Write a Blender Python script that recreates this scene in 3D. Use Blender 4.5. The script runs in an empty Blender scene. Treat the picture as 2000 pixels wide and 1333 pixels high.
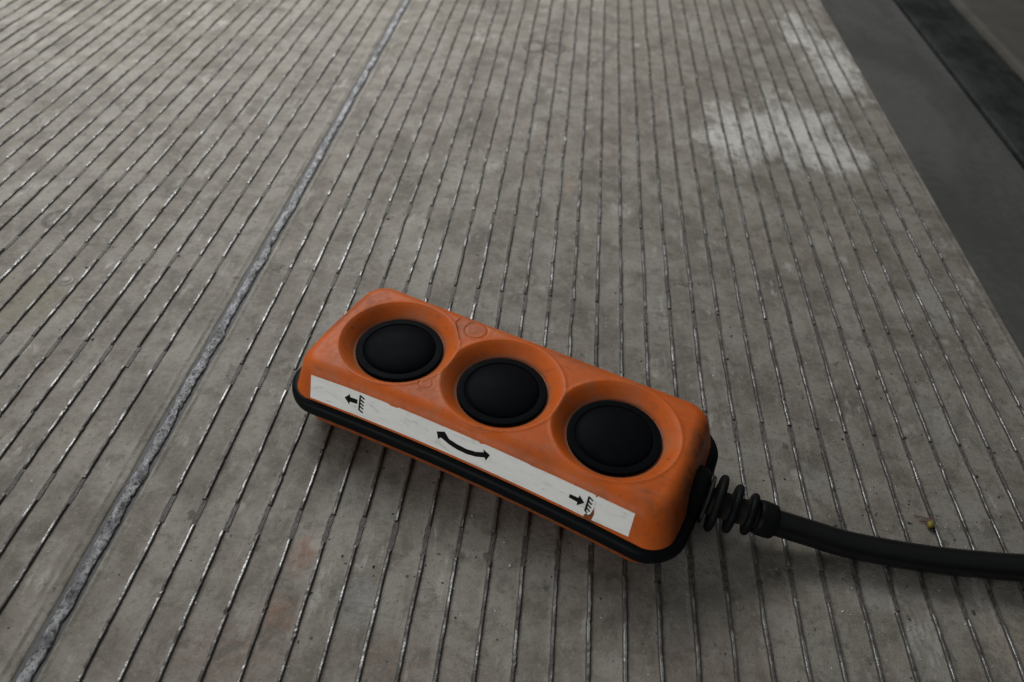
import bpy, bmesh, math, random
import numpy as np
from mathutils import Matrix, Vector

S = 0.011                      # one rib spacing of the floor, in metres
random.seed(7); rng = np.random.default_rng(7)
scene = bpy.context.scene
COL = scene.collection

# ------------------------------------------------------------------ camera
CAM_M = np.array([[0.99346874, -0.10933595, 0.03264228],
                  [0.09853389, 0.67778492, -0.72862794],
                  [0.05754078, 0.72708545, 0.68413143]])
CAM_C = np.array([10.675028, -12.809397, 20.140938])
F_PX = 1473.28
cam_data = bpy.data.cameras.new('camera'); cam = bpy.data.objects.new('camera', cam_data)
COL.objects.link(cam); scene.camera = cam
mw = Matrix([list(CAM_M[i]) + [CAM_C[i] * S] for i in range(3)] + [[0, 0, 0, 1]])
cam.matrix_world = mw
cam_data.sensor_width = 36.0; cam_data.lens = F_PX / 2000 * 36
cam_data.clip_start = 0.01; cam_data.clip_end = 50
cam_data.dof.use_dof = True
cam_data.dof.focus_distance = 24.0 * S
cam_data.dof.aperture_fstop = 13.0

# ------------------------------------------------------------------ light
world = bpy.data.worlds.new('World'); scene.world = world; world.use_nodes = True
bg = world.node_tree.nodes['Background']
# overcast daylight: dim towards the horizon, brighter overhead
wt = world.node_tree
tc = wt.nodes.new('ShaderNodeTexCoord'); sx = wt.nodes.new('ShaderNodeSeparateXYZ'); wt.links.new(tc.outputs['Generated'], sx.inputs[0])
mr = wt.nodes.new('ShaderNodeMapRange'); mr.interpolation_type = 'SMOOTHSTEP'; wt.links.new(sx.outputs[2], mr.inputs['Value'])
for k_, v_ in (('From Min', .10), ('From Max', 1.0), ('To Min', .04), ('To Max', .19)): mr.inputs[k_].default_value = v_
wt.links.new(mr.outputs['Result'], bg.inputs['Strength'])
bg.inputs['Color'].default_value = (.96, .99, 1.0, 1)
def soft_light(name, loc, aim, size, energy, color):
    d = bpy.data.lights.new(name, 'AREA'); d.shape = 'SQUARE'; d.size = size * S; d.energy = energy; d.color = color
    o = bpy.data.objects.new(name, d); COL.objects.link(o); o.location = Vector(loc) * S
    o.rotation_euler = (Vector(aim) * S - o.location).to_track_quat('-Z', 'Y').to_euler()
soft_light('daylight_far_side', (-36, 74, 70), (-44, 86, 0), 76, 19.0, (1.0, 1.0, .99))
soft_light('daylight_near_side', (-44, -64, 21), (8, 2, 1), 44, 4.0, (.98, 1.0, 1.0))
vs = scene.view_settings
vs.view_transform = 'Standard'; vs.look = 'None'; vs.exposure = 0.0; vs.gamma = 1.0
vs.use_curve_mapping = False

# ------------------------------------------------------------------ node helpers
class NT:
    def __init__(s, name):
        s.m = bpy.data.materials.new(name); s.m.use_nodes = True
        s.t = s.m.node_tree; s.b = s.t.nodes['Principled BSDF']
        s._pos = None
    def n(s, typ, **kw):
        o = s.t.nodes.new(typ)
        for k, v in kw.items(): setattr(o, k, v)
        return o
    def put(s, sock, v):
        if hasattr(v, 'links') or isinstance(v, bpy.types.NodeSocket): s.t.links.new(v, sock)
        elif isinstance(v, (tuple, list)) and len(v) == 3 and sock.type == 'RGBA': sock.default_value = (*v, 1)
        else: sock.default_value = v
    def math(s, op, a, b=None, c=None, clamp=False):
        o = s.n('ShaderNodeMath', operation=op, use_clamp=clamp)
        s.put(o.inputs[0], a)
        if b is not None: s.put(o.inputs[1], b)
        if c is not None: s.put(o.inputs[2], c)
        return o.outputs[0]
    def vmath(s, op, a, b):
        o = s.n('ShaderNodeVectorMath', operation=op); s.put(o.inputs[0], a); s.put(o.inputs[1], b); return o.outputs[0]
    def pos(s):
        """world position in rib spacings"""
        if s._pos is None:
            g = s.n('ShaderNodeNewGeometry'); s._pos = s.vmath('MULTIPLY', g.outputs['Position'], (1 / S,) * 3)
        return s._pos
    def obj(s):
        t = s.n('ShaderNodeTexCoord'); return s.vmath('MULTIPLY', t.outputs['Object'], (1 / S,) * 3)
    def noise(s, vec, scale, detail=4, rough=.55, dist=0.0):
        o = s.n('ShaderNodeTexNoise'); s.put(o.inputs['Vector'], vec)
        o.inputs['Scale'].default_value = scale; o.inputs['Detail'].default_value = detail
        o.inputs['Roughness'].default_value = rough; o.inputs['Distortion'].default_value = dist
        return o.outputs['Fac']
    def ramp(s, v, lo, hi, a=0., b=1.):
        o = s.n('ShaderNodeMapRange', interpolation_type='SMOOTHSTEP')
        s.put(o.inputs['Value'], v)
        for k, x in zip(('From Min', 'From Max', 'To Min', 'To Max'), (lo, hi, a, b)): o.inputs[k].default_value = x
        return o.outputs['Result']
    def mix(s, f, a, b):
        o = s.n('ShaderNodeMix', data_type='RGBA'); s.put(o.inputs[0], f); s.put(o.inputs[6], a); s.put(o.inputs[7], b)
        return o.outputs[2]
    def mul(s, a, b): return s.math('MULTIPLY', a, b)
    def scalev(s, v, xyz): return s.vmath('MULTIPLY', v, xyz)
    def sep(s, v):
        o = s.n('ShaderNodeSeparateXYZ'); s.put(o.inputs[0], v); return o.outputs
    def comb(s, x, y, z):
        o = s.n('ShaderNodeCombineXYZ')
        for i, v in enumerate((x, y, z)): s.put(o.inputs[i], v)
        return o.outputs[0]
    def blob(s, v, cx, cy, rx, ry, soft=.5):
        """1 inside an ellipse around (cx, cy), 0 outside"""
        d = s.vmath('MULTIPLY', s.vmath('SUBTRACT', v, (cx, cy, 0)), (1 / rx, 1 / ry, 0))
        o = s.n('ShaderNodeVectorMath', operation='LENGTH'); s.put(o.inputs[0], d)
        return s.ramp(o.outputs['Value'], 1.0, 1.0 - soft)
    def bump(s, h, strength, dist, normal=None):
        o = s.n('ShaderNodeBump'); o.inputs['Strength'].default_value = strength; o.inputs['Distance'].default_value = dist * S
        s.put(o.inputs['Height'], h)
        if normal is not None: s.put(o.inputs['Normal'], normal)
        return o.outputs[0]
    def set(s, **kw):
        nm = dict(color='Base Color', rough='Roughness', metal='Metallic', spec='Specular IOR Level', normal='Normal', coat='Coat Weight', ior='IOR')
        for k, v in kw.items(): s.put(s.b.inputs[nm[k]], v)
        return s.m

# ------------------------------------------------------------------ materials
def mat_floor():
    t = NT('dusty_metal_floor'); p = t.pos()
    x, y, z = t.sep(p)
    strip = t.math('FLOOR', x)
    pstrip = t.comb(t.mul(strip, 7.31), t.mul(y, .55), t.mul(x, .6))
    big = t.noise(p, .09, 3)
    mid = t.noise(p, .55, 5, .6, .4)
    fine = t.noise(p, 3.2, 6, .7)
    grain = t.noise(p, 16, 3, .6)
    stripn = t.noise(pstrip, .45, 4, .6)
    # base mottling
    c = t.mix(t.ramp(mid, .32, .68), (.185, .174, .155), (.285, .274, .252))
    c = t.mix(t.ramp(big, .35, .7, 0, .45), c, (.262, .240, .205))
    c = t.mix(t.ramp(stripn, .50, .68, 0, .75), c, (.335, .330, .310))
    c = t.mix(t.ramp(stripn, .47, .32, 0, .62), c, (.140, .128, .112))
    dusty = t.noise(t.scalev(p, (1, .7, 1)), .33, 4, .62, .8)
    c = t.mix(t.ramp(dusty, .54, .66, 0, .45), c, (.36, .355, .335))
    c = t.mix(t.ramp(dusty, .44, .33, 0, .40), c, (.13, .12, .105))
    # worn light line beside each rib
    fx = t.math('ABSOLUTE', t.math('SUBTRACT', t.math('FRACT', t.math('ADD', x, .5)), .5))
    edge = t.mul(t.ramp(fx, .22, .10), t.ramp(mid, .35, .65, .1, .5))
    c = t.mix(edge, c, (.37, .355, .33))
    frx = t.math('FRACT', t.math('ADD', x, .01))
    shade_dirt = t.mul(t.ramp(frx, .19, .08), t.ramp(t.noise(t.comb(t.mul(strip, 5.1), t.mul(y, .5), 0.), 1.0, 4, .6), .36, .62, .30, .85))  # dark band right of each rib: soft shade painted in along with dirt
    c = t.mix(shade_dirt, c, (.115, .106, .092))
    # scuffs across and along
    sc = t.noise(t.scalev(p, (1, .18, 1)), 2.4, 5, .7, .6)
    c = t.mix(t.ramp(sc, .60, .75, 0, .45), c, (.37, .36, .345))
    sc2 = t.noise(t.scalev(p, (.5, 1.6, 1)), .9, 5, .7, .8)
    c = t.mix(t.ramp(sc2, .57, .73, 0, .45), c, (.13, .118, .10))
    # white worn patches near the edge of the platform
    w = None
    for b in ((20.3, 27.6, 3.2, 6), (24.4, 29.3, 4.6, 7), (28.6, 39.2, 3.0, 9), (25.6, 26.4, 4.0, 4), (27.2, 45, 3, 6), (22.6, 28.5, 4, 5)):
        v = t.blob(p, *b, 1.0); w = v if w is None else t.math('MAXIMUM', w, v)
    wn = t.noise(t.comb(t.mul(strip, 3.7), t.mul(y, .40), t.mul(x, .5)), 1.0, 5, .65)
    w = t.ramp(t.math('ADD', w, t.math('ADD', t.mul(t.math('SUBTRACT', wn, .5), 2.2), t.mul(t.math('SUBTRACT', sc, .5), 1.6))), .08, 1.12)
    w = t.mul(w, t.ramp(t.math('ADD', w, 0.0), 0, .3))
    c = t.mix(t.mul(w, .88), c, (.70, .71, .70))
    # coloured stains
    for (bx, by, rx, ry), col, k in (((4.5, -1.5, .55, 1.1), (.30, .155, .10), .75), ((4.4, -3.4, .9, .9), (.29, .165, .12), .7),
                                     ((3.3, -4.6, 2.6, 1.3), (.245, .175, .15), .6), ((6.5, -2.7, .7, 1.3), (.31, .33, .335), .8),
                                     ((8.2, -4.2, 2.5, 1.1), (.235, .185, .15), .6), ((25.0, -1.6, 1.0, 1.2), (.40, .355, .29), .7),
                                     ((16.5, -3.2, 3.0, 1.0), (.225, .170, .15), .55), ((11.4, 20.4, .45, 1.5), (.40, .335, .265), .7),
                                     ((-9.3, 8.0, 2.6, 2.2), (.270, .255, .19), .7), ((-4.0, 1.6, 1.3, 1.7), (.365, .352, .315), .7),
                                     ((-.2, 22, 1.6, 1.2), (.37, .355, .33), .6), ((7.4, 21.6, .6, 1.0), (.48, .475, .46), .75),
                                     ((-10, 18, 4, 1.6), (.37, .35, .32), .6), ((9.2, .6, .45, .8), (.40, .36, .32), .6)):
        c = t.mix(t.mul(t.blob(p, bx, by, rx, ry, .8), t.ramp(fine, .38, .62, k * .25, k)), c, col)
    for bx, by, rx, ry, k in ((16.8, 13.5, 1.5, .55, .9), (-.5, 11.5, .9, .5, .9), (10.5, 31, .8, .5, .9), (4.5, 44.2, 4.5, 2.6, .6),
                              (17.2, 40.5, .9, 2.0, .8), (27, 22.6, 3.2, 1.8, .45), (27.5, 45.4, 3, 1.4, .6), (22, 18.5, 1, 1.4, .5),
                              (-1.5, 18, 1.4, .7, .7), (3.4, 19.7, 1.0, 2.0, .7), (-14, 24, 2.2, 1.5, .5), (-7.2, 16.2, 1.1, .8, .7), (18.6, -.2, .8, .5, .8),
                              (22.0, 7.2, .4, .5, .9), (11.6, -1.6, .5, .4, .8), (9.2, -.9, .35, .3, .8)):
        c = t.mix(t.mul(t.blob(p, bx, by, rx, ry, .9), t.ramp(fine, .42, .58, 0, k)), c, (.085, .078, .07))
    # black rubber ring prints
    for cx, cy, rx, ry, th in ((8.35, 37.5, .62, .95, .25), (9.75, 37.6, .62, .8, .25), (-11.1, 13.3, .5, .6, .22), (-9.3, 13.9, .5, .5, .2), (15.9, 2.3, .5, .6, .1)):
        d = t.vmath('MULTIPLY', t.vmath('SUBTRACT', p, (cx, cy, 0)), (1 / rx, 1 / ry, 0))
        o = t.n('ShaderNodeVectorMath', operation='LENGTH'); t.put(o.inputs[0], d)
        ring = t.ramp(t.math('ABSOLUTE', t.math('SUBTRACT', o.outputs['Value'], 1)), th * 1.5, th * .3)
        c = t.mix(t.mul(ring, t.ramp(mid, .3, .55, .25, .8)), c, (.095, .088, .078))
    # grime clouds, scratches, pits and flakes
    gr = t.noise(p, 1.05, 7, .72, .4); gr2 = t.noise(p, 5.5, 5, .78)
    c = t.mix(t.ramp(gr, .49, .36, 0, .55), c, (.125, .115, .10))
    c = t.mix(t.ramp(gr, .52, .66, 0, .55), c, (.36, .35, .33))
    c = t.mix(t.ramp(gr2, .46, .35, 0, .55), c, (.11, .10, .088))
    c = t.mix(t.ramp(gr2, .54, .66, 0, .42), c, (.40, .39, .37))
    for ang, sc_, k in ((.5, 1.7, .4), (-.9, 1.3, .35)):
        ca, sa = math.cos(ang), math.sin(ang)
        u = t.math('ADD', t.mul(x, ca), t.mul(y, sa)); v = t.math('SUBTRACT', t.mul(y, ca), t.mul(x, sa))
        ns = t.noise(t.comb(t.mul(u, .35), t.mul(v, 7.0), ang), sc_, 2, .5)
        c = t.mix(t.mul(t.ramp(ns, .70, .76, 0, k), t.ramp(gr, .48, .58)), c, (.42, .41, .39))
    for sc_, rad, lo_, col in ((1.25, .075, .55, (.05, .045, .04)), (1.9, .09, .72, (.50, .48, .45)), (.42, .085, .62, (.10, .09, .08)), (.36, .10, .66, (.42, .40, .37))):
        vo = t.n('ShaderNodeTexVoronoi'); t.put(vo.inputs['Vector'], t.vmath('ADD', p, (sc_ * 9, 3.3, 0))); vo.inputs['Scale'].default_value = sc_
        cr = t.sep(vo.outputs['Color'])
        dd = t.math('ADD', vo.outputs['Distance'], t.mul(t.math('SUBTRACT', gr2, .5), .16))
        c = t.mix(t.mul(t.ramp(dd, rad, rad * .5), t.ramp(cr[0], lo_, lo_ + .12, 0, .75)), c, col)
    # fine speckle
    c = t.mix(t.ramp(fine, .42, .26, 0, .65), c, (.11, .10, .088))
    c = t.mix(t.ramp(fine, .66, .80, 0, .55), c, (.46, .45, .43))
    c = t.mix(t.ramp(grain, .60, .74, 0, .28), c, (.47, .46, .44))
    c = t.mix(t.ramp(grain, .42, .28, 0, .32), c, (.10, .09, .08))
    c = t.mix(1.0, c, t.vmath('MULTIPLY', c, (.78, .75, .712)))
    h = t.math('ADD', t.mul(fine, .6), t.math('ADD', t.mul(grain, .35), t.mul(mid, 1.1)))
    nrm = t.bump(h, .45, .10)
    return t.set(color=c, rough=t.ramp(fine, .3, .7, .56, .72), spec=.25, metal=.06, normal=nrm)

def mat_rib():
    t = NT('worn_rib_metal'); p = t.pos()
    n = t.noise(t.scalev(p, (1, .45, 1)), 2.6, 5, .65); f = t.noise(p, 12, 4, .65)
    z = t.sep(p)[2]
    crest = t.mul(t.ramp(z, .050, .080), t.ramp(n, .38, .60, .30, 1))
    c = t.mix(crest, (.055, .050, .044), t.mix(t.ramp(n, .42, .62), (.14, .137, .13), (.32, .32, .315)))
    c = t.mix(t.ramp(f, .45, .30, 0, .7), c, (.05, .045, .04))
    return t.set(color=c, metal=t.mul(crest, .85), rough=t.ramp(n, .35, .7, .46, .34), spec=.2, normal=t.bump(f, .5, .04))

def mat_flat_rib():
    t = NT('rough_flattened_metal'); p = t.pos()
    f = t.noise(t.scalev(p, (1.6, .7, 1)), 9, 5, .7); n = t.noise(p, 1.1, 3)
    c = t.mix(t.ramp(f, .35, .65), (.055, .050, .044), (.115, .108, .096))
    c = t.mix(t.ramp(n, .5, .7, 0, .3), c, (.14, .13, .115))
    return t.set(color=c, rough=.5, metal=.25, normal=t.bump(f, .8, .06))

def mat_weld():
    t = NT('pitted_weld_metal'); p = t.pos()
    f = t.noise(p, 7, 6, .75); n = t.noise(t.scalev(p, (1, .6, 1)), 2.2, 4, .6)
    z = t.sep(p)[2]
    c = t.mix(t.ramp(n, .32, .62), (.17, .17, .175), (.45, .455, .47))
    c = t.mix(t.ramp(f, .50, .38, 0, .9), c, (.05, .048, .048))
    c = t.mix(t.ramp(t.noise(p, 16, 4, .7), .48, .36, 0, .8), c, (.06, .058, .058))
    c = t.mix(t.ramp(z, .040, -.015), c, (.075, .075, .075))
    return t.set(color=c, rough=t.ramp(f, .3, .7, .32, .48), metal=.6, normal=t.bump(f, .9, .10))

def mat_slab():
    t = NT('joint_dirt'); f = t.noise(t.pos(), 4, 5, .7)
    return t.set(color=t.mix(f, (.05, .05, .05), (.13, .13, .13)), rough=.7, metal=0.)

def mat_plain(name, a, b, scale, rough, spec=.4, bump=.3, streak=(1, 1, 1), metal=0., lo=.35, hi=.65, bd=.05):
    t = NT(name); p = t.scalev(t.pos(), streak)
    n = t.noise(p, scale, 5, .62, .3); f = t.noise(t.pos(), scale * 9, 4, .6)
    c = t.mix(t.ramp(t.math('ADD', t.mul(n, .75), t.mul(f, .25)), lo, hi), a, b)
    return t.set(color=c, rough=rough, spec=spec, metal=metal, normal=t.bump(f, bump, bd))

def mat_orange(name='orange_plastic', soil=0.):
    t = NT(name); p = t.obj()
    n = t.noise(p, .55, 5, .6, .5); f = t.noise(p, 4.2, 6, .68); g = t.noise(p, 22, 3)
    sc = t.noise(t.scalev(p, (.35, 1.6, 1.2)), 3.4, 5, .7, .5)
    c = t.mix(t.ramp(n, .35, .68), (.470, .086, .008), (.520, .106, .015))
    c = t.mix(t.ramp(f, .52, .76, 0, .45), c, (.33, .078, .022))
    c = t.mix(t.ramp(sc, .55, .70, 0, .62), c, (.21, .072, .030))
    c = t.mix(t.ramp(f, .345, .25, 0, .85), c, (.07, .030, .016))
    c = t.mix(t.ramp(t.noise(p, 1.7, 8, .72, .4), .56, .72, 0, .5), c, (.27, .085, .034))
    c = t.mix(t.ramp(t.noise(t.scalev(p, (.3, 3, 2)), 2.0, 5, .7, 1.0), .66, .74, 0, .35), c, (.58, .20, .085))
    c = t.mix(t.ramp(g, .70, .80, 0, .35), c, (.12, .05, .03))
    # grime where it is handled and dropped
    for b, k in (((6.6, -.4, .42, 2.2), .85), ((.6, 2.36, 3.6, .20), .75), ((-4.2, 2.36, 1.4, .2), .6), ((-6.35, -1.6, .3, 1.2), .5), ((4.10, -2.5, .42, .32), .95), ((6.3, .9, .65, 1.6), .85), ((-6.2, .2, .45, 1.5), .6), ((6.4, -.6, .5, .9), .7), ((6.2, -1.9, .5, 1.0), .3), ((-5.6, 1.3, .8, 1.2), .38), ((-2.1, 1.75, .9, .75), .45), ((-2.4, -1.5, 1.9, .5), .32),
                 ((1.6, 2.1, 1.6, .5), .38), ((5.4, -2.0, .7, .6), .35), ((2.2, -2.0, 1.2, .5), .28)):
        c = t.mix(t.mul(t.blob(p, *b, .95), t.ramp(f, .32, .60, k * .35, k)), c, (.070, .040, .024))
    for sc_, rad, lo_ in ((1.7, .085, .62), (3.3, .10, .66)):      # nicks and specks
        vo = t.n('ShaderNodeTexVoronoi'); t.put(vo.inputs['Vector'], t.vmath('ADD', p, (3.1, sc_, 0))); vo.inputs['Scale'].default_value = sc_
        dd = t.math('ADD', vo.outputs['Distance'], t.mul(t.math('SUBTRACT', g, .5), .12))
        c = t.mix(t.mul(t.ramp(dd, rad, rad * .45), t.ramp(t.sep(vo.outputs['Color'])[0], lo_, lo_ + .1, 0, .8)), c, (.055, .026, .015))
    for i in (-1, 0, 1):        # dust caught round the foot of each button
        o = t.n('ShaderNodeVectorMath', operation='LENGTH')
        t.put(o.inputs[0], t.vmath('MULTIPLY', t.vmath('SUBTRACT', p, (i * 3.814, 0, 0)), (1, 1, 0)))
        c = t.mix(t.mul(t.ramp(o.outputs['Value'], 1.66, 1.47), t.ramp(f, .35, .62, .25, .8)), c, (.21, .125, .080))
    c = t.mix(t.ramp(t.noise(p, .9, 6, .66, .6), .46, .68, 0, .38), c, (.30, .125, .062))
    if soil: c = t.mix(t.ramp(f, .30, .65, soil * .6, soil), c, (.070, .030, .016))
    h = t.math('ADD', t.mul(f, .5), t.mul(g, .35))
    return t.set(color=c, rough=t.ramp(f, .3, .7, .42, .55), spec=.20, normal=t.bump(h, .18, .04))

def mat_black(name, base, rough, dust, k=.3, ior=1.2):
    t = NT(name); p = t.pos()
    n = t.noise(p, 1.2, 5, .62, .3); f = t.noise(p, 9, 5, .7)
    c = t.mix(t.ramp(n, .45, .75, 0, k), base, dust)
    c = t.mix(t.ramp(f, .69, .78, 0, .35), c, (.06, .057, .05))
    sf = t.noise(t.scalev(p, (.5, 2.2, 1)), 3.1, 4, .7, .8)
    c = t.mix(t.ramp(sf, .64, .76, 0, .35), c, (.030, .029, .028))
    return t.set(color=c, rough=t.ramp(n, .3, .7, rough, rough + .12), spec=.5, normal=t.bump(f, .15, .03), ior=ior)

def mat_sticker():
    t = NT('white_vinyl'); p = t.obj()
    n = t.noise(t.scalev(p, (.7, 1, 2)), 1.6, 5, .65, .6); f = t.noise(p, 9, 5, .7)
    c = t.mix(t.ramp(n, .35, .7), (.80, .785, .75), (.73, .72, .685))
    c = t.mix(t.ramp(n, .56, .72, 0, .55), c, (.36, .345, .32))
    c = t.mix(t.ramp(t.noise(t.scalev(p, (.5, 2, 3)), 3.0, 6, .75, .5), .60, .70, 0, .65), c, (.22, .205, .185))
    c = t.mix(t.ramp(f, .68, .78, 0, .6), c, (.20, .19, .175))
    z = t.sep(p)[2]; x = t.sep(p)[0]
    for bx, bz, rx, rz, k in ((.25, -.50, .22, .10, .9), (-1.24, -.75, .09, .06, 1.), (-1.2, -1.0, .25, .07, .55), (2.1, -.45, .5, .06, .6), (2.5, -.62, .2, .08, .5), (4.8, -.50, .5, .08, .45), (1.6, -.72, .14, .12, .4)):
        o = t.n('ShaderNodeVectorMath', operation='LENGTH')
        t.put(o.inputs[0], t.comb(t.math('DIVIDE', t.math('SUBTRACT', x, bx), rx), t.math('DIVIDE', t.math('SUBTRACT', z, bz), rz), 0.0))
        c = t.mix(t.mul(t.ramp(o.outputs['Value'], 1.1, .3), t.ramp(f, .35, .55, k * .3, k)), c, (.075, .068, .055))
    return t.set(color=c, rough=.42, spec=.4)

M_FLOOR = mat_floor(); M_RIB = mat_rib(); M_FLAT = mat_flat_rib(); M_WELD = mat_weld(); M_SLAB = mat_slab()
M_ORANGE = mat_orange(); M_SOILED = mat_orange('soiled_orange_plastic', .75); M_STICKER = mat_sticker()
M_SEAL = mat_black('black_rubber_seal', (.0042, .0048, .0056), .42, (.012, .011, .010), .3, 1.15)
M_BUTTON = mat_black('black_rubber_button', (.0034, .0042, .0056), .42, (.007, .007, .0075), .3, 1.07)
M_CABLE = mat_black('black_cable_sheath', (.0030, .0032, .0040), .24, (.006, .006, .006), .2, 1.38)
M_GLAND = mat_black('black_rubber_gland', (.0042, .0046, .0052), .45, (.014, .013, .012), .4, 1.15)
M_CORE = mat_black('dusty_gland_core', (.022, .020, .018), .6, (.065, .060, .052), .7)
M_INK = mat_plain('black_print', (.004, .004, .004), (.008, .008, .008), 3, .6, .08)
M_LEDGE = mat_plain('grey_rubber_ledge', (.050, .050, .048), (.082, .080, .077), .22, .55, .3, .2, (1, .35, 1))
M_STRIP = mat_plain('black_rubber_strip', (.010, .0115, .011), (.030, .033, .032), .5, .6, .12, .4, (1, .6, 1))
M_PANEL = mat_plain('brown_grey_panel', (.062, .057, .049), (.078, .072, .062), .4, .5, .25, .2)
M_RIVET = mat_plain('dusty_rivet', (.20, .19, .165), (.29, .275, .245), 2, .5, .4, .3)
M_DARKGRIT = mat_plain('dark_grit', (.02, .018, .015), (.06, .05, .04), 5, .7)
M_PALEGRIT = mat_plain('pale_grit', (.42, .40, .36), (.62, .60, .56), 5, .6)
M_BUD = mat_plain('yellow_green_bud', (.15, .115, .012), (.26, .20, .022), 9, .4, lo=.3, hi=.7)
M_STALK = mat_plain('red_brown_stalk', (.07, .012, .010), (.15, .035, .022), 9, .5)

# ------------------------------------------------------------------ mesh helpers
def mesh_obj(name, V, F, mat, parent=None, smooth=True):
    me = bpy.data.meshes.new(name)
    me.from_pydata([tuple(v) for v in np.asarray(V, float) * S], [], [tuple(int(i) for i in f) for f in F])
    me.materials.append(mat); me.update()
    if smooth: me.polygons.foreach_set('use_smooth', [True] * len(me.polygons))
    o = bpy.data.objects.new(name, me); COL.objects.link(o)
    if parent is not None: o.parent = parent
    return o
def tag(o, label, cat, group=None):
    o['label'] = label; o['category'] = cat
    if group: o['group'] = group
    return o
def box_mesh(x0, x1, y0, y1, z0, z1):
    V = [(x, y, z) for z in (z0, z1) for y in (y0, y1) for x in (x0, x1)]
    return V, [(0, 2, 3, 1), (4, 5, 7, 6), (0, 1, 5, 4), (2, 6, 7, 3), (0, 4, 6, 2), (1, 3, 7, 5)]
def sweep(path, prof_fn, closed=False, ups=None):
    """sweep a closed profile (list of (a, b)) along path points; frame from tangent and up"""
    P = np.asarray(path, float); n = len(P); V = []; F = []
    m = None
    for i in range(n):
        a = P[(i - 1) % n] if (closed or i) else P[i]
        b = P[(i + 1) % n] if (closed or i < n - 1) else P[i]
        T = b - a; T /= np.linalg.norm(T)
        U = np.array([0, 0, 1.]) ; N = np.cross(T, U); N /= np.linalg.norm(N); B = np.cross(N, T)
        pr = prof_fn(i / (n - 1)); m = len(pr)
        for (u, v) in pr: V.append(P[i] + N * u + B * v)
    for i in range(n if closed else n - 1):
        j = (i + 1) % n
        for k in range(m):
            l = (k + 1) % m
            F.append((i * m + k, i * m + l, j * m + l, j * m + k))
    if not closed:
        F.append(tuple(range(m - 1, -1, -1))); F.append(tuple((n - 1) * m + k for k in range(m)))
    return V, F
def lathe(prof, seg=64, cx=0, cy=0):
    V = []; F = []
    for (r, z) in prof:
        for k in range(seg):
            a = 2 * math.pi * k / seg; V.append((cx + r * math.cos(a), cy + r * math.sin(a), z))
    for i in range(len(prof) - 1):
        for k in range(seg):
            l = (k + 1) % seg
            F.append((i * seg + k, i * seg + l, (i + 1) * seg + l, (i + 1) * seg + k))
    F.append(tuple(range(seg - 1, -1, -1))); F.append(tuple((len(prof) - 1) * seg + k for k in range(seg)))
    return V, F
def smooth_noise(n, step, amp, r):
    k = max(2, int(n / step) + 2); g = r.normal(0, 1, k + 1)
    t = np.linspace(0, k - 1e-6, n); i = t.astype(int); f = t - i; f = f * f * (3 - 2 * f)
    return (g[i] * (1 - f) + g[np.minimum(i + 1, k)] * f) * amp

# ------------------------------------------------------------------ floor: two welded ribbed planks
Y0, Y1 = -40.0, 130.0
EDGE = 30.3
floor = mesh_obj('floor', *box_mesh(-90, 30.0, Y0, Y1, -1.2, -.055), M_SLAB, smooth=False)
floor['kind'] = 'structure'; floor['label'] = 'dusty grey ribbed metal platform floor with a long weld seam'
def weld_x(y): return -1.37 - .0031 * (y + 6)
def plank(side):
    ys = np.linspace(Y0, Y1, 341); V = []; F = []
    r = np.random.default_rng(3 + side)
    j = smooth_noise(len(ys), 2.0, .012, r)
    for i, y in enumerate(ys):
        e = weld_x(y) + (.285 if side > 0 else -.30) + j[i]
        far = EDGE if side > 0 else -90
        pts = [(e, -.05), (e + side * .05, -.012), (e + side * .12, 0), (far - side * .04, 0), (far, -.03), (far, -.5)]
        for (x, z) in pts: V.append((x, y, z))
    m = 6
    for i in range(len(ys) - 1):
        for k in range(m - 1):
            a, b, c, d = i * m + k, i * m + k + 1, (i + 1) * m + k + 1, (i + 1) * m + k
            F.append((a, b, c, d) if side > 0 else (d, c, b, a))
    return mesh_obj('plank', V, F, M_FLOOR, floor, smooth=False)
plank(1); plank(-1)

# weld bead
def weld():
    ys = np.arange(-24, 84, .055); n = len(ys); r = np.random.default_rng(11)
    cx = smooth_noise(n, 22, .020, r); wl = .185 + smooth_noise(n, 12, .020, r); wr = .195 + smooth_noise(n, 10, .026, r)
    hh = .062 + smooth_noise(n, 8, .014, r) + .012 * np.sin(ys * 15 + 3 * np.sin(ys * .7))
    V = []; F = []; th = np.linspace(0, math.pi, 11)
    lump = r.normal(0, .016, (n, 11)); lump = (lump + np.roll(lump, 1, 0)) * .7
    for i, y in enumerate(ys):
        for k, a in enumerate(th):
            c = math.cos(a); w = (wr if c > 0 else wl)[i]
            V.append((weld_x(y) + cx[i] + c * w + (lump[i, k] * .6 if 0 < k < 10 else 0), y, -.05 + (hh[i] + .05) * math.sin(a) ** .8 + (lump[i, k] if 0 < k < 10 else 0)))
    for i in range(n - 1):
        for k in range(10): F.append((i * 11 + k, i * 11 + k + 1, (i + 1) * 11 + k + 1, (i + 1) * 11 + k))
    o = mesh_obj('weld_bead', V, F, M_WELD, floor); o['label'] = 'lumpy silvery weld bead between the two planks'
weld()

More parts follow.
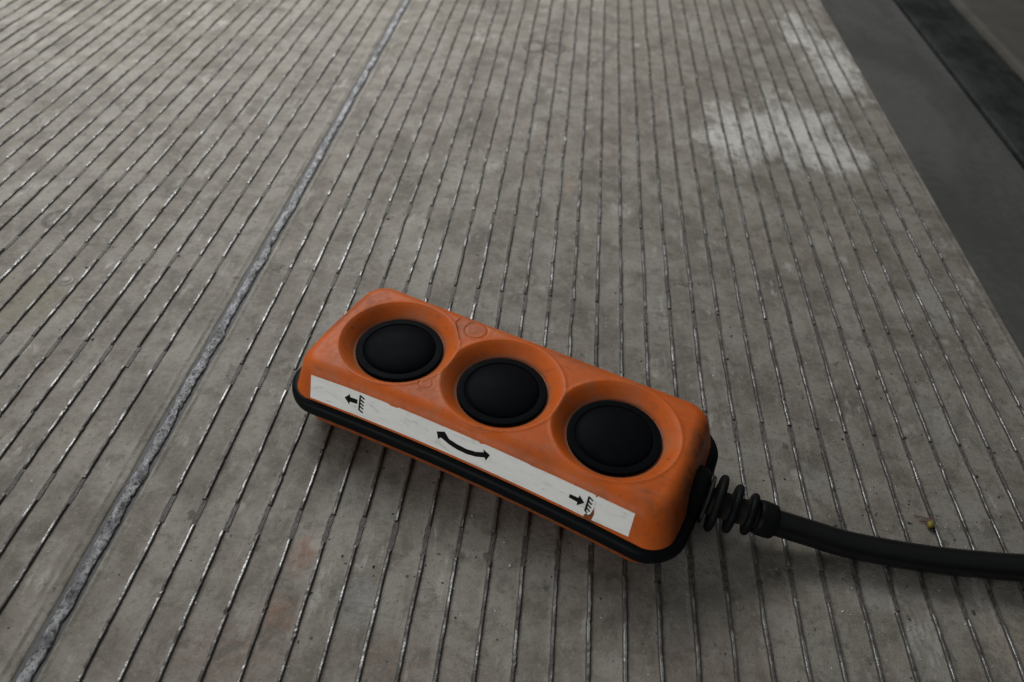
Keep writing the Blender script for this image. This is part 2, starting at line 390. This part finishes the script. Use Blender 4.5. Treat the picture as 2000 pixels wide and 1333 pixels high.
# ribs: segments broken by short flattened stretches
ROW = 5.7845
def rib_mesh(L, ny, r, detail=True):
    ys = np.linspace(0, L, ny); V = []; F = []
    lat = smooth_noise(ny, 14, .007, r) + r.normal(0, .002, ny); w = 1 + smooth_noise(ny, 5, .05, r) + r.normal(0, .04, ny); h = .085 + smooth_noise(ny, 4, .005, r) + r.normal(0, .003, ny)
    for _ in range(r.integers(1, 5)):
        i = r.integers(1, ny - 1); h[i] -= r.uniform(.01, .035); lat[i] += r.normal(0, .015)
    w[0] *= 1.15; w[-1] *= 1.1; h[0] *= .85; h[-1] *= .85
    prof = [(-.070, -.004), (-.052, .30), (-.042, .86), (-.026, 1.0), (.022, 1.0), (.040, .84), (.052, .30), (.070, -.004)]
    m = len(prof)
    for i in range(ny):
        for (px, pz) in prof: V.append((lat[i] + px * w[i], ys[i], pz * h[i] if pz > 0 else -.004))
    for i in range(ny - 1):
        for k in range(m - 1): F.append((i * m + k, (i + 1) * m + k, (i + 1) * m + k + 1, i * m + k + 1))
    F.append(tuple(range(m))); F.append(tuple((ny - 1) * m + k for k in range(m - 1, -1, -1)))
    return V, F
def flat_mesh(L, r):
    ny = 9; ys = np.linspace(0, L, ny); V = []; F = []
    l = -.080 + r.normal(0, .009, ny); rr = .085 + r.normal(0, .009, ny)
    for i in range(ny):
        z = .022 + r.normal(0, .004)
        V += [(l[i], ys[i], -.003), (l[i] + .015, ys[i], z), (0, ys[i], z + r.normal(0, .005)), (rr[i] - .015, ys[i], z), (rr[i], ys[i], -.003)]
    for i in range(ny - 1):
        for k in range(4): F.append((i * 5 + k, (i + 1) * 5 + k, (i + 1) * 5 + k + 1, i * 5 + k + 1))
    F.append(tuple(range(5))); F.append(tuple((ny - 1) * 5 + k for k in range(4, -1, -1)))
    return V, F
def px(P):
    q = (np.asarray(P, float) - CAM_C) @ CAM_M
    return np.array([1000 + F_PX * q[0] / -q[2], 666.5 - F_PX * q[1] / -q[2]]), -q[2]
def seen(x, ya, yb):
    """rough pixel area in the frame"""
    a = 0.
    for y in np.linspace(ya, yb, 8):
        if (np.array([x, y, 0]) - CAM_C) @ CAM_M[:, 2] > -2: continue
        p, d = px((x, y, 0))
        if -20 < p[0] < 2020 and -20 < p[1] < 1353: a += (F_PX / d) ** 2
    return a
xs = [(i, 0.0) for i in range(0, 30)] + [(-2.9805 - k, .2736) for k in range(0, 46)]
segs = []; flats = []
for (x, off) in xs:
    for j in range(-4, 13):
        y0 = j * ROW + off
        segs.append((seen(x, y0, y0 + 4.75), x, y0)); flats.append((seen(x, y0 - 1.0, y0), x, y0 - 1.03))
segs.sort(key=lambda s: -s[0]); flats.sort(key=lambda s: -s[0])
vr = np.random.default_rng(21)
rib_vars = [rib_mesh(4.76, 52, vr) for _ in range(14)]
flat_vars = [flat_mesh(1.04, vr) for _ in range(8)]
def spread(items, variants, name, mat, smooth, jx):
    metas = []
    for v in variants:
        o = mesh_obj(name, *v, mat, floor, smooth); metas.append(o)
    used = [False] * len(variants); BV = []; BF = []
    for idx, (a, x, y) in enumerate(items):
        k = int(vr.integers(len(variants))); dx = float(vr.normal(0, jx)); dy = float(vr.normal(0, .025)); rz = float(vr.normal(0, .0035)); sx = float(vr.uniform(.88, 1.14))
        if idx < 300:
            if not used[k]: o = metas[k]; used[k] = True
            else: o = metas[k].copy(); COL.objects.link(o); o.parent = floor
            o.location = ((x + dx) * S, (y + dy) * S, 0); o.rotation_euler = (0, 0, rz); o.scale = (sx, 1, 1)
        else:
            V, F = variants[k]; V = np.array(V); b = len(BV)
            BV += [(x + dx + v[0] * sx - v[1] * rz, y + dy + v[1], v[2]) for v in V]
            BF += [tuple(i + b for i in f) for f in F]
    if BV:
        o = mesh_obj(name, BV, BF, mat, floor, smooth); o['kind'] = 'stuff'
spread(segs, rib_vars, 'rib', M_RIB, False, .012)
spread(flats, flat_vars, 'flattened_rib', M_FLAT, False, .008)

# low rivet head between two ribs
V, F = lathe([(.31, -.01), (.30, .012), (.25, .03), (.215, .035), (.19, .06), (.15, .09), (.09, .11), (.03, .118), (.002, .118)], 28, -8.5, 9.3)
mesh_obj('rivet', V, F, M_RIVET, floor)

# ------------------------------------------------------------------ beyond the platform edge
V, F = box_mesh(EDGE + .02, 36.62, Y0, Y1, -1.2, -.07)
led = mesh_obj('side_ledge', V, F, M_LEDGE, smooth=False); led['kind'] = 'structure'; led['label'] = 'smooth dark grey ledge along the platform edge'
prof = [(36.86, -1.0), (36.84, .02), (36.95, .16), (37.3, .24), (38.4, .27), (39.6, .24), (40.7, .15), (41.4, .02), (41.55, -.2), (41.55, -1.0)]
V = [(x, y, z) for y in (Y0, Y1) for (x, z) in prof]; m = len(prof)
F = [(k, k + 1, m + k + 1, m + k) for k in range(m - 1)] + [tuple(range(m - 1, -1, -1)), tuple(range(m, 2 * m)), (m - 1, 0, m, 2 * m - 1)]
st = mesh_obj('rubber_strip', V, F, M_STRIP, smooth=False)
tag(st, 'scuffed black rubber strip running between the grey ledge and brown panel', 'rubber strip')
V, F = box_mesh(36.5, 41.8, Y0, Y1, -1.5, -.9)
gp = mesh_obj('gutter', V, F, M_SLAB, smooth=False); gp['kind'] = 'structure'; gp['label'] = 'dark gutter under the rubber strip'
prof = [(41.62, -1.2), (41.62, .0), (41.68, .24), (41.98, .36), (42.1, .37), (95, .37), (95, -1.2)]
V = [(x, y, z) for y in (Y0, Y1) for (x, z) in prof]; m = len(prof)
F = [(k, k + 1, m + k + 1, m + k) for k in range(m - 1)] + [tuple(range(m - 1, -1, -1)), tuple(range(m, 2 * m)), (m - 1, 0, m, 2 * m - 1)]
pn = mesh_obj('panel', V, F, M_PANEL, smooth=False); pn['kind'] = 'structure'; pn['label'] = 'smooth brown grey panel with a pale edge beyond the rubber strip'

# ------------------------------------------------------------------ remote control
REST = 3.0 + .02
remote = bpy.data.objects.new('remote_control', None); COL.objects.link(remote)
remote.location = (9.751 * S, 3.526 * S, .098 * S); remote.rotation_euler = (0, 0, -.363)
remote.empty_display_size = .02
tag(remote, 'orange hand control box with three black round buttons lying on the ribbed floor', 'remote control')
ZT = 2.902                     # height of the top face over the resting plane

def smin(a, b, k): h = np.clip(.5 + .5 * (b - a) / k, 0, 1); return b * (1 - h) + a * h - k * h * (1 - h)
def smax(a, b, k): return -smin(-a, -b, k)
def surface_nets(fn, lo, hi, h):
    ax = [np.arange(lo[i], hi[i] + h, h) for i in range(3)]
    X, Y, Z = np.meshgrid(*ax, indexing='ij'); D = fn(X, Y, Z)
    nx, ny, nz = D.shape; ins = D < 0
    cs = [(i, j, k) for i in (0, 1) for j in (0, 1) for k in (0, 1)]
    sub = lambda A, c: A[c[0]:nx - 1 + c[0], c[1]:ny - 1 + c[1], c[2]:nz - 1 + c[2]]
    cnt = sum(sub(ins, c).astype(np.int8) for c in cs); act = (cnt > 0) & (cnt < 8)
    idx = -np.ones(act.shape, np.int64); ids = np.argwhere(act); idx[act] = np.arange(len(ids))
    acc = np.zeros((len(ids), 3)); num = np.zeros(len(ids))
    vals = {c: sub(D, c)[act] for c in cs}
    for a in range(3):
        for c in cs:
            if c[a]: continue
            e = list(c); e[a] = 1; e = tuple(e); d0, d1 = vals[c], vals[e]; cr = (d0 < 0) != (d1 < 0)
            t = np.where(cr, d0 / np.where(cr, d0 - d1, 1), 0)
            p = np.tile(np.array(c, float), (len(ids), 1)); p[:, a] = t
            acc[cr] += p[cr]; num[cr] += 1
    V = (ids + acc / num[:, None]) * h + np.array([ax[0][0], ax[1][0], ax[2][0]])
    for _ in range(3):          # settle the vertices on the surface
        e = 1e-3; d = fn(V[:, 0], V[:, 1], V[:, 2])
        g = np.stack([fn(*(V + np.eye(3)[a] * e).T) - fn(*(V - np.eye(3)[a] * e).T) for a in range(3)], 1) / (2 * e)
        st = -(d / np.maximum((g * g).sum(1), .2))[:, None] * g
        V = V + np.clip(st, -h * .4, h * .4) * .8
    F = []
    for a in range(3):
        b, c = (a + 1) % 3, (a + 2) % 3
        s0 = [slice(1, -1)] * 3; s0[a] = slice(0, -1); s1 = list(s0); s1[a] = slice(1, None)
        i0 = ins[tuple(s0)]; i1 = ins[tuple(s1)]
        for flip, cond in ((False, i0 & ~i1), (True, ~i0 & i1)):
            q = np.argwhere(cond)
            if not len(q): continue
            off = np.array([1, 1, 1]); off[a] = 0; q = q + off
            def cell(db, dc):
                w = q.copy(); w[:, b] -= db; w[:, c] -= dc; return idx[w[:, 0], w[:, 1], w[:, 2]]
            quad = np.stack([cell(1, 1), cell(0, 1), cell(0, 0), cell(1, 0)], 1)
            F.append(quad[:, ::-1] if flip else quad)
    return V, np.concatenate(F)
def plan(x, y, z, hx, hy, rc=.85):
    w = .19 * np.clip(1 - (x / 5.8) ** 2, 0, 1)
    y2 = np.where(y < 0, y * hy / (hy - w), y)
    qx = np.abs(x) + .10 * (y / 2.4) ** 2 - hx + rc; qy = np.abs(y2) - hy + rc
    return np.hypot(np.maximum(qx, 0), np.maximum(qy, 0)) + np.minimum(np.maximum(qx, qy), 0) - rc
def rounded(d2, dz, r):
    a, b = d2 + r, dz + r
    return np.hypot(np.maximum(a, 0), np.maximum(b, 0)) + np.minimum(np.maximum(a, b), 0) - r
PITCH = 3.814
def poly_d(x, y, pts):
    d = -1e3 * np.ones_like(x); n = len(pts)
    for i in range(n):
        (ax_, ay), (bx, by) = pts[i], pts[(i + 1) % n]; l = math.hypot(bx - ax_, by - ay)
        d = np.maximum(d, ((x - ax_) * (by - ay) - (y - ay) * (bx - ax_)) / l)
    return d
def upper(x, y, z):
    hy = 2.316 + .2118 * (-z); hx = 6.26 + .25 * (-z)
    d = rounded(plan(x, y, z, hx, hy, .76), z, .40)
    for i in (-1, 0, 1):        # slight lip round each dish
        rho = np.hypot(x - i * PITCH, y)
        d = smin(d, np.hypot(rho - 1.95, z + .045) - .065, .07)
    # moulded marks on the top face
    pan = poly_d(x, y, [(-2.66, 1.73), (-2.1, 1.0), (-1.22, 1.65), (-1.18, 2.5), (-2.57, 2.5)])
    d = np.maximum(d, -np.maximum(pan, -(z + .022)))
    for (cx, cy, r, lo, w) in ((-1.86, 1.72, .38, .040, .026), (-2.05, -1.22, .215, .013, .022)):
        ring = np.abs(np.hypot(x - cx, y - cy) - r) - w
        d = np.maximum(d, -np.maximum(ring, -(z + lo)))
    for i in (-1, 0, 1):
        rho = np.hypot(x - i * PITCH, y)
        rw = 1.50 + .41 * np.clip((z + .48) / .48, 0, 2) ** 1.25
        dish = smax((rho - rw) * .72, -(z + .48), .10)
        d = smax(d, -dish, .075)
    return np.maximum(d, -(z + 1.56))
def lower(x, y, z):
    hy = 2.60 - .20 * (-z - 1.6); hx = 6.62 - .22 * (-z - 1.6)
    d = rounded(plan(x, y, z, hx, hy), -z - ZT, .42)
    return np.maximum(d, z + 1.65)
def shell(name, fn, lo, hi, h, label, mat):
    V, F = surface_nets(fn, lo, hi, h); V = V + np.array([0, 0, ZT])
    o = mesh_obj(name, V, F, mat, remote); o['label'] = label; return o
up = shell('upper_shell', upper, (-6.9, -3.0, -1.66), (6.9, 3.0, .16), .036, 'orange upper shell with three round dishes', M_ORANGE)
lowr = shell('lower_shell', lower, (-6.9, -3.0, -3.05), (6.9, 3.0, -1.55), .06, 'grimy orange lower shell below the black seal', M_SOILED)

# black seal round the waist
def outline(hx, hy, n=420, rc=.85):
    pts = []
    for k in range(n):
        a = 2 * math.pi * k / n; dx, dy = math.cos(a), math.sin(a); lo_, hi_ = 0., 9.
        for _ in range(34):
            m_ = (lo_ + hi_) / 2
            if plan(np.array(m_ * dx), np.array(m_ * dy), np.array(-1.5), hx, hy, rc) < 0: lo_ = m_
            else: hi_ = m_
        pts.append((lo_ * dx, lo_ * dy))
    P = np.array(pts); P = np.vstack([P, P[:1]])           # even spacing
    L = np.concatenate([[0], np.cumsum(np.hypot(*np.diff(P, axis=0).T))]); s = np.linspace(0, L[-1], n, endpoint=False)
    return np.stack([np.interp(s, L, P[:, 0]), np.interp(s, L, P[:, 1])], 1)
ol = outline(6.70, 2.60, 420, 1.0)
path = np.column_stack([ol, np.full(len(ol), ZT - 1.64)])
sq = []
for k in range(18):
    a = 2 * math.pi * k / 18; c, s_ = math.cos(a), math.sin(a)
    sq.append((math.copysign(abs(c) ** .75, c) * .225, math.copysign(abs(s_) ** .7, s_) * .285))
V, F = sweep(path, lambda t: sq, closed=True)
seal = mesh_obj('seal', V, F, M_SEAL, remote); seal['label'] = 'thick black rubber seal round the waist'

# buttons
for i in (-1, 0, 1):
    cx = i * PITCH
    zb = ZT - .345
    V, F = lathe([(1.36, zb - .22), (1.440, zb - .17), (1.445, zb - .045), (1.438, zb - .014), (1.424, zb - .003), (1.408, zb), (1.395, zb + .001), (1.22, zb + .004), (1.208, zb + .003), (1.196, zb - .004), (1.188, zb - .02), (1.15, zb - .08)], 96, cx, 0)
    b = mesh_obj('button', V, F, M_BUTTON, remote)
    prof = [(1.185, zb - .10), (1.180, zb - .030), (1.172, zb - .016)] + [(1.160 * math.cos(a), zb - .03 + .225 * math.sin(a) ** 1.0) for a in np.linspace(.05, math.pi / 2 - .02, 20)]
    V, F = lathe(prof, 96, cx, 0); mesh_obj('dome', V, F, M_BUTTON, b)

# white sticker on the front face; (u, v) -> u along the box, v down the face
K = .2118; LK = math.hypot(1, K)
def face(u, v, lift):
    z = -.35 - v / LK
    y = -2.39 - (-.35 - z) * K + .19 * max(0, 1 - (u / 5.8) ** 2)
    return (u, y - lift * 1 / LK, ZT + z + lift * K / LK)
def flat_piece(name, poly, mat, parent, lift, thick, step=.35):
    bm = bmesh.new()
    vs_ = [bm.verts.new((u, v, 0)) for u, v in poly]; f = bm.faces.new(vs_)
    bmesh.ops.triangulate(bm, faces=[f])
    us = [u for u, _ in poly]; u = math.floor(min(us) / step) * step + step
    while u < max(us):
        bmesh.ops.bisect_plane(bm, geom=bm.verts[:] + bm.edges[:] + bm.faces[:], plane_co=(u, 0, 0), plane_no=(1, 0, 0)); u += step
    top = [(v.co.x, v.co.y) for v in bm.verts]; bm.verts.index_update()
    F0 = [[v.index for v in f.verts] for f in bm.faces]
    bd = [(e.verts[0].index, e.verts[1].index) for e in bm.edges if len(e.link_faces) == 1]
    bm.free(); n = len(top)
    V = [face(u, v, lift) for u, v in top] + [face(u, v, lift - thick) for u, v in top]
    F = []
    for f in F0:
        a, b, c = (np.array(V[i]) for i in f[:3])
        if np.cross(b - a, c - a)[1] > 0: f = f[::-1]
        F.append(f)
    dirn = {}
    for f in F:
        for q in range(len(f)): dirn[(f[q], f[(q + 1) % len(f)])] = 1
    for a, b in bd:
        if (a, b) in dirn: F.append((b, a, a + n, b + n))
        else: F.append((a, b, b + n, a + n))
    return mesh_obj(name, V, F, mat, parent, smooth=False)
T0, T1 = .0, .925
st_poly = [(-5.58, T0 + .03), (-4.4, T0), (-2.80, T0 - .005), (-2.68, T0 + .035), (-2.46, T0 + .03), (-2.42, T0 - .005), (-1.2, T0), (.36, T0), (.41, T0 + .045), (.50, T0 + .02), (.56, T0), (2.0, T0 + .004), (2.1, T0 + .022), (2.5, T0 + .008),
           (4.13, T0), (4.145, T0 + .045), (4.185, T0 + .05), (4.195, T0), (5.32, T0 - .02),
           (5.335, T1 - .06), (4.20, T1), (4.235, .68), (4.252, .45), (4.222, .15), (4.168, .175), (4.19, .43), (4.12, .745), (4.06, .80), (4.0, .775), (3.955, .85), (3.945, T1), (1.2, T1), (-1.0, T1), (-3.4, T1 + .01), (-5.605, T1 + .01)]
sticker = flat_piece('sticker', st_poly, M_STICKER, remote, .016, .020); sticker['label'] = 'scuffed white label strip with black arrow symbols'
def mark(name, poly): return flat_piece(name, poly, M_INK, sticker, .0195, .003)
def bar(name, a, b, w):
    d = np.array(b) - np.array(a); d = d / np.linalg.norm(d); nrm = np.array([-d[1], d[0]]) * w / 2
    return mark(name, [tuple(np.array(a) + nrm), tuple(np.array(a) - nrm), tuple(np.array(b) - nrm), tuple(np.array(b) + nrm)])
mark('arrow_mark', [(-4.335, .405), (-4.145, .20), (-4.135, .310), (-3.865, .304), (-3.87, .480), (-4.14, .500), (-4.16, .616)])
bar('hatch_mark', (-3.772, .105), (-3.800, .690), .060)
for a, b in (((-3.78, .100), (-3.617, .192)), ((-3.785, .246), (-3.631, .329)), ((-3.79, .377), (-3.641, .466)), ((-3.80, .509), (-3.647, .597)), ((-3.815, .665), (-3.652, .738))): bar('hatch_mark', a, b, .062)
mark('curved_arrow_mark', [(-1.047, .277), (-.78, .164), (-.833, .28), (-.61, .368), (-.337, .43), (-.003, .46), (.318, .41), (.563, .299), (.541, .197), (.777, .302), (.675, .575), (.622, .478), (.343, .588), (.022, .646), (-.312, .631), (-.586, .569), (-.888, .443), (-.971, .544)])
mark('arrow_mark', [(3.40, .37), (3.673, .365), (3.68, .245), (3.876, .442), (3.675, .656), (3.668, .527), (3.396, .513)])
bar('hatch_mark', (3.966, .145), (3.957, .72), .062)
for a, b in (((3.955, .150), (4.108, .235)), ((3.955, .299), (4.095, .384)), ((3.95, .420), (4.098, .516)), ((3.945, .553), (4.09, .655)), ((3.945, .692), (4.031, .751))): bar('hatch_mark', a, b, .054)

# cable gland with rounded discs, then the cable
def to_local(p):
    c, s_ = math.cos(-.363), math.sin(-.363); dx, dy = p[0] - 9.751, p[1] - 3.526
    return np.array([c * dx + s_ * dy, -s_ * dx + c * dy, p[2] - .098])
ctrl = [(6.2, .02, ZT - 1.52), (6.75, .04, ZT - 1.54), (7.27, .12, ZT - 1.62), (7.78, .27, ZT - 1.74), (8.29, .43, ZT - 1.87), (8.91, .62, ZT - 2.03)]
wpts = [(19.53, .83, .74), (20.62, .69, .60), (21.9, .595, .545), (23.3, .54, .53), (24.7, .56, .53), (25.99, .63, .53), (28.0, .92, .53), (30.6, 1.6, .50), (34, 2.9, .46), (38, 5.0, .72), (42, 8.0, .85), (47, 12, .85), (52, 17, .85)]
ctrl += [tuple(to_local(p)) for p in wpts]
def spline(P, n):
    P = np.array(P, float); P = np.vstack([2 * P[0] - P[1], P, 2 * P[-1] - P[-2]]); out = []
    for i in range(1, len(P) - 2):
        for t in np.linspace(0, 1, n, endpoint=False):
            a, b, c, d = P[i - 1:i + 3]
            out.append(.5 * (2 * b + (c - a) * t + (2 * a - 5 * b + 4 * c - d) * t * t + (3 * b - a - 3 * c + d) * t ** 3))
    return np.array(out + [P[-2]])
axis = spline(ctrl, 16)
arc = np.concatenate([[0], np.cumsum(np.linalg.norm(np.diff(axis, axis=0), axis=1))])
def ring(r, n=28, oval=1.): return [(r * math.cos(2 * math.pi * k / n), r * oval * math.sin(2 * math.pi * k / n)) for k in range(n)]
def along(s0, prof, name, mat, parent, oval=1.0, face=None):
    """turned piece: prof is a list of (distance from s0 along the axis, radius)"""
    ss = np.array([s0 + a for a, _ in prof]); rr = [r for _, r in prof]
    c0 = np.array([np.interp(s0, arc, axis[:, k]) for k in range(3)]); c1 = np.array([np.interp(s0 + .05, arc, axis[:, k]) for k in range(3)])
    T = (c1 - c0) / np.linalg.norm(c1 - c0)
    if face is not None: T = np.array(face) / np.linalg.norm(face)
    P = [c0 + T * a for a, _ in prof]; V = []; F = []; n = 40
    N = np.cross(T, (0, 0, 1)); N /= np.linalg.norm(N); B = np.cross(N, T)
    for p, r in zip(P, rr):
        for (u, v) in ring(r, n, oval): V.append(p + N * u + B * v)
    for i in range(len(P) - 1):
        for k in range(n):
            l = (k + 1) % n; F.append((i * n + k, i * n + l, (i + 1) * n + l, (i + 1) * n + k))
    F.append(tuple(range(n - 1, -1, -1))); F.append(tuple((len(P) - 1) * n + k for k in range(n)))
    return mesh_obj(name, V, F, mat, parent)
def disc_prof(r, w): return [(-w, r - .16)] + [(-w * math.cos(a), r - .12 + .12 * math.sin(a)) for a in np.linspace(0, math.pi, 11)] + [(w, r - .16), ]
sA = [np.interp(v, axis[:, 0], arc) for v in (6.3, 7.27, 7.78, 8.29, 8.60, 9.02)]
i0, i1 = np.searchsorted(arc, sA[0]), np.searchsorted(arc, sA[5])
V, F = sweep(axis[i0:i1], lambda t: ring(.44 - .06 * t))
gland = mesh_obj('cable_gland', V, F, M_CORE, remote); gland['label'] = 'black ribbed rubber cable gland with a dusty core'
along(sA[0], [(-.1, .80), (0, .88), (.12, .92), (.34, .90), (.46, .86), (.53, .78), (.55, .62), (.55, .40)], 'collar', M_GLAND, gland, face=(1, .02, -.02))
along(np.interp(6.98, axis[:, 0], arc), [(-.05, .40), (-.05, .70), (-.02, .76), (.02, .76), (.05, .70), (.05, .40)], 'disc', M_CORE, gland, face=(1, .02, -.02))
for s0, r in zip(sA[1:4], (.91, .78, .67)):
    w = .115
    pr = [(-w * .9, .40)] + disc_prof(r, w) + [(w * .9, .40)]
    along(s0, pr, 'disc', M_GLAND, gland, face=(1, .05, -.04))
along(sA[4], [(-.16, .44), (-.12, .52), (.0, .545), (.22, .54), (.38, .53), (.43, .50), (.44, .42)], 'sleeve', M_GLAND, gland, face=(1, .20, -.16))
V, F = sweep(axis[i1 - 4:], lambda t: ring(.41, 24))
cable = mesh_obj('cable', V, F, M_CABLE, remote); cable['label'] = 'thick black round cable'

# ------------------------------------------------------------------ small things on the floor
bud = bpy.data.objects.new('fallen_bud', None); COL.objects.link(bud); bud.location = (23.84 * S, 2.12 * S, 0); bud.rotation_euler = (0, 0, math.radians(-25)); bud.empty_display_size = .002
tag(bud, 'tiny yellow green bud with a red brown stalk beside the cable', 'bud')
V = []; F = []
prof = [(.004, -.155), (.06, -.145), (.10, -.10), (.125, -.03), (.128, .03), (.11, .09), (.07, .135), (.004, .15)]
for (r, yy) in prof:
    for k in range(14):
        a = 2 * math.pi * k / 14; V.append((r * .82 * math.cos(a) * (1 + .05 * math.sin(3 * a)), yy, .112 + r * .86 * math.sin(a)))
for i in range(len(prof) - 1):
    for k in range(14): l = (k + 1) % 14; F.append((i * 14 + k, (i + 1) * 14 + k, (i + 1) * 14 + l, i * 14 + l))
mesh_obj('bud_body', V, F, M_BUD, bud)
for pts, r in (([(-.02, .12, .11), (-.10, .17, .10), (-.20, .20, .07), (-.34, .20, .05), (-.50, .16, .03)], .022), ([(.0, .13, .12), (-.04, .22, .13), (-.12, .25, .06)], .028), ([(-.08, .10, .09), (-.2, .08, .05), (-.30, .05, .025)], .020), ([(.02, .12, .1), (.09, .17, .06)], .03)):
    pp = spline(pts, 5); V, F = sweep(pp, lambda t: ring(r * (1 - .5 * t), 7)); mesh_obj('stalk', V, F, M_STALK, bud)

def grit(name, n, mat, smin_, smax_, label, seed, clusters):
    r = np.random.default_rng(seed); V = []; F = []
    ico = [(0, 0, 1), (.9, 0, .35), (.28, .85, .35), (-.72, .52, .35), (-.72, -.52, .35), (.28, -.85, .35), (.6, .5, -.4), (-.5, .6, -.4), (-.5, -.6, -.4), (.6, -.5, -.4)]
    fc = [(0, 1, 2), (0, 2, 3), (0, 3, 4), (0, 4, 5), (0, 5, 1), (1, 6, 2), (2, 7, 3), (3, 8, 4), (4, 8, 5), (5, 9, 1), (2, 6, 7), (3, 7, 8), (5, 8, 9), (1, 9, 6), (6, 9, 8), (6, 8, 7)]
    for i in range(n):
        if r.random() < .55:
            cx, cy, sx, sy = clusters[r.integers(len(clusters))]; x, y = r.normal(cx, sx), r.normal(cy, sy)
        else: x, y = r.uniform(-12, 30), r.uniform(-7, 26)
        if x > 30 or abs(x - weld_x(y)) < .5: continue
        s_ = r.uniform(smin_, smax_) * (1 if r.random() < .85 else 1.7); ax_, an = r.uniform(.7, 1.9), r.uniform(0, 6.3); b = len(V)
        for v in ico:
            k = r.uniform(.75, 1.2); u, w = v[0] * ax_ * s_ * k, v[1] * s_ * k
            V.append((x + u * math.cos(an) - w * math.sin(an), y + u * math.sin(an) + w * math.cos(an), s_ * .35 + v[2] * s_ * .6))
        F += [tuple(b + q for q in f) for f in fc]
    o = mesh_obj(name, V, F, mat, smooth=False); o['kind'] = 'stuff'; o['label'] = label; o['category'] = 'grit'
cl = [(21, 5.5, 2.5, 2), (25, 6, 2, 2.5), (23, 2.5, 2.5, 1), (19, 8, 2, 2.5), (27, 4, 1.5, 3), (22, -2, 2.5, 1), (14, -3, 4, 1), (8, -2, 3, 1.5)]
grit('dark_grit', 330, M_DARKGRIT, .012, .034, 'scattered tiny dark crumbs of grit on the ribbed floor', 5, cl)
grit('pale_grit', 260, M_PALEGRIT, .010, .028, 'scattered tiny pale flakes of grit on the ribbed floor', 6, cl)

scene.render.engine = 'CYCLES'
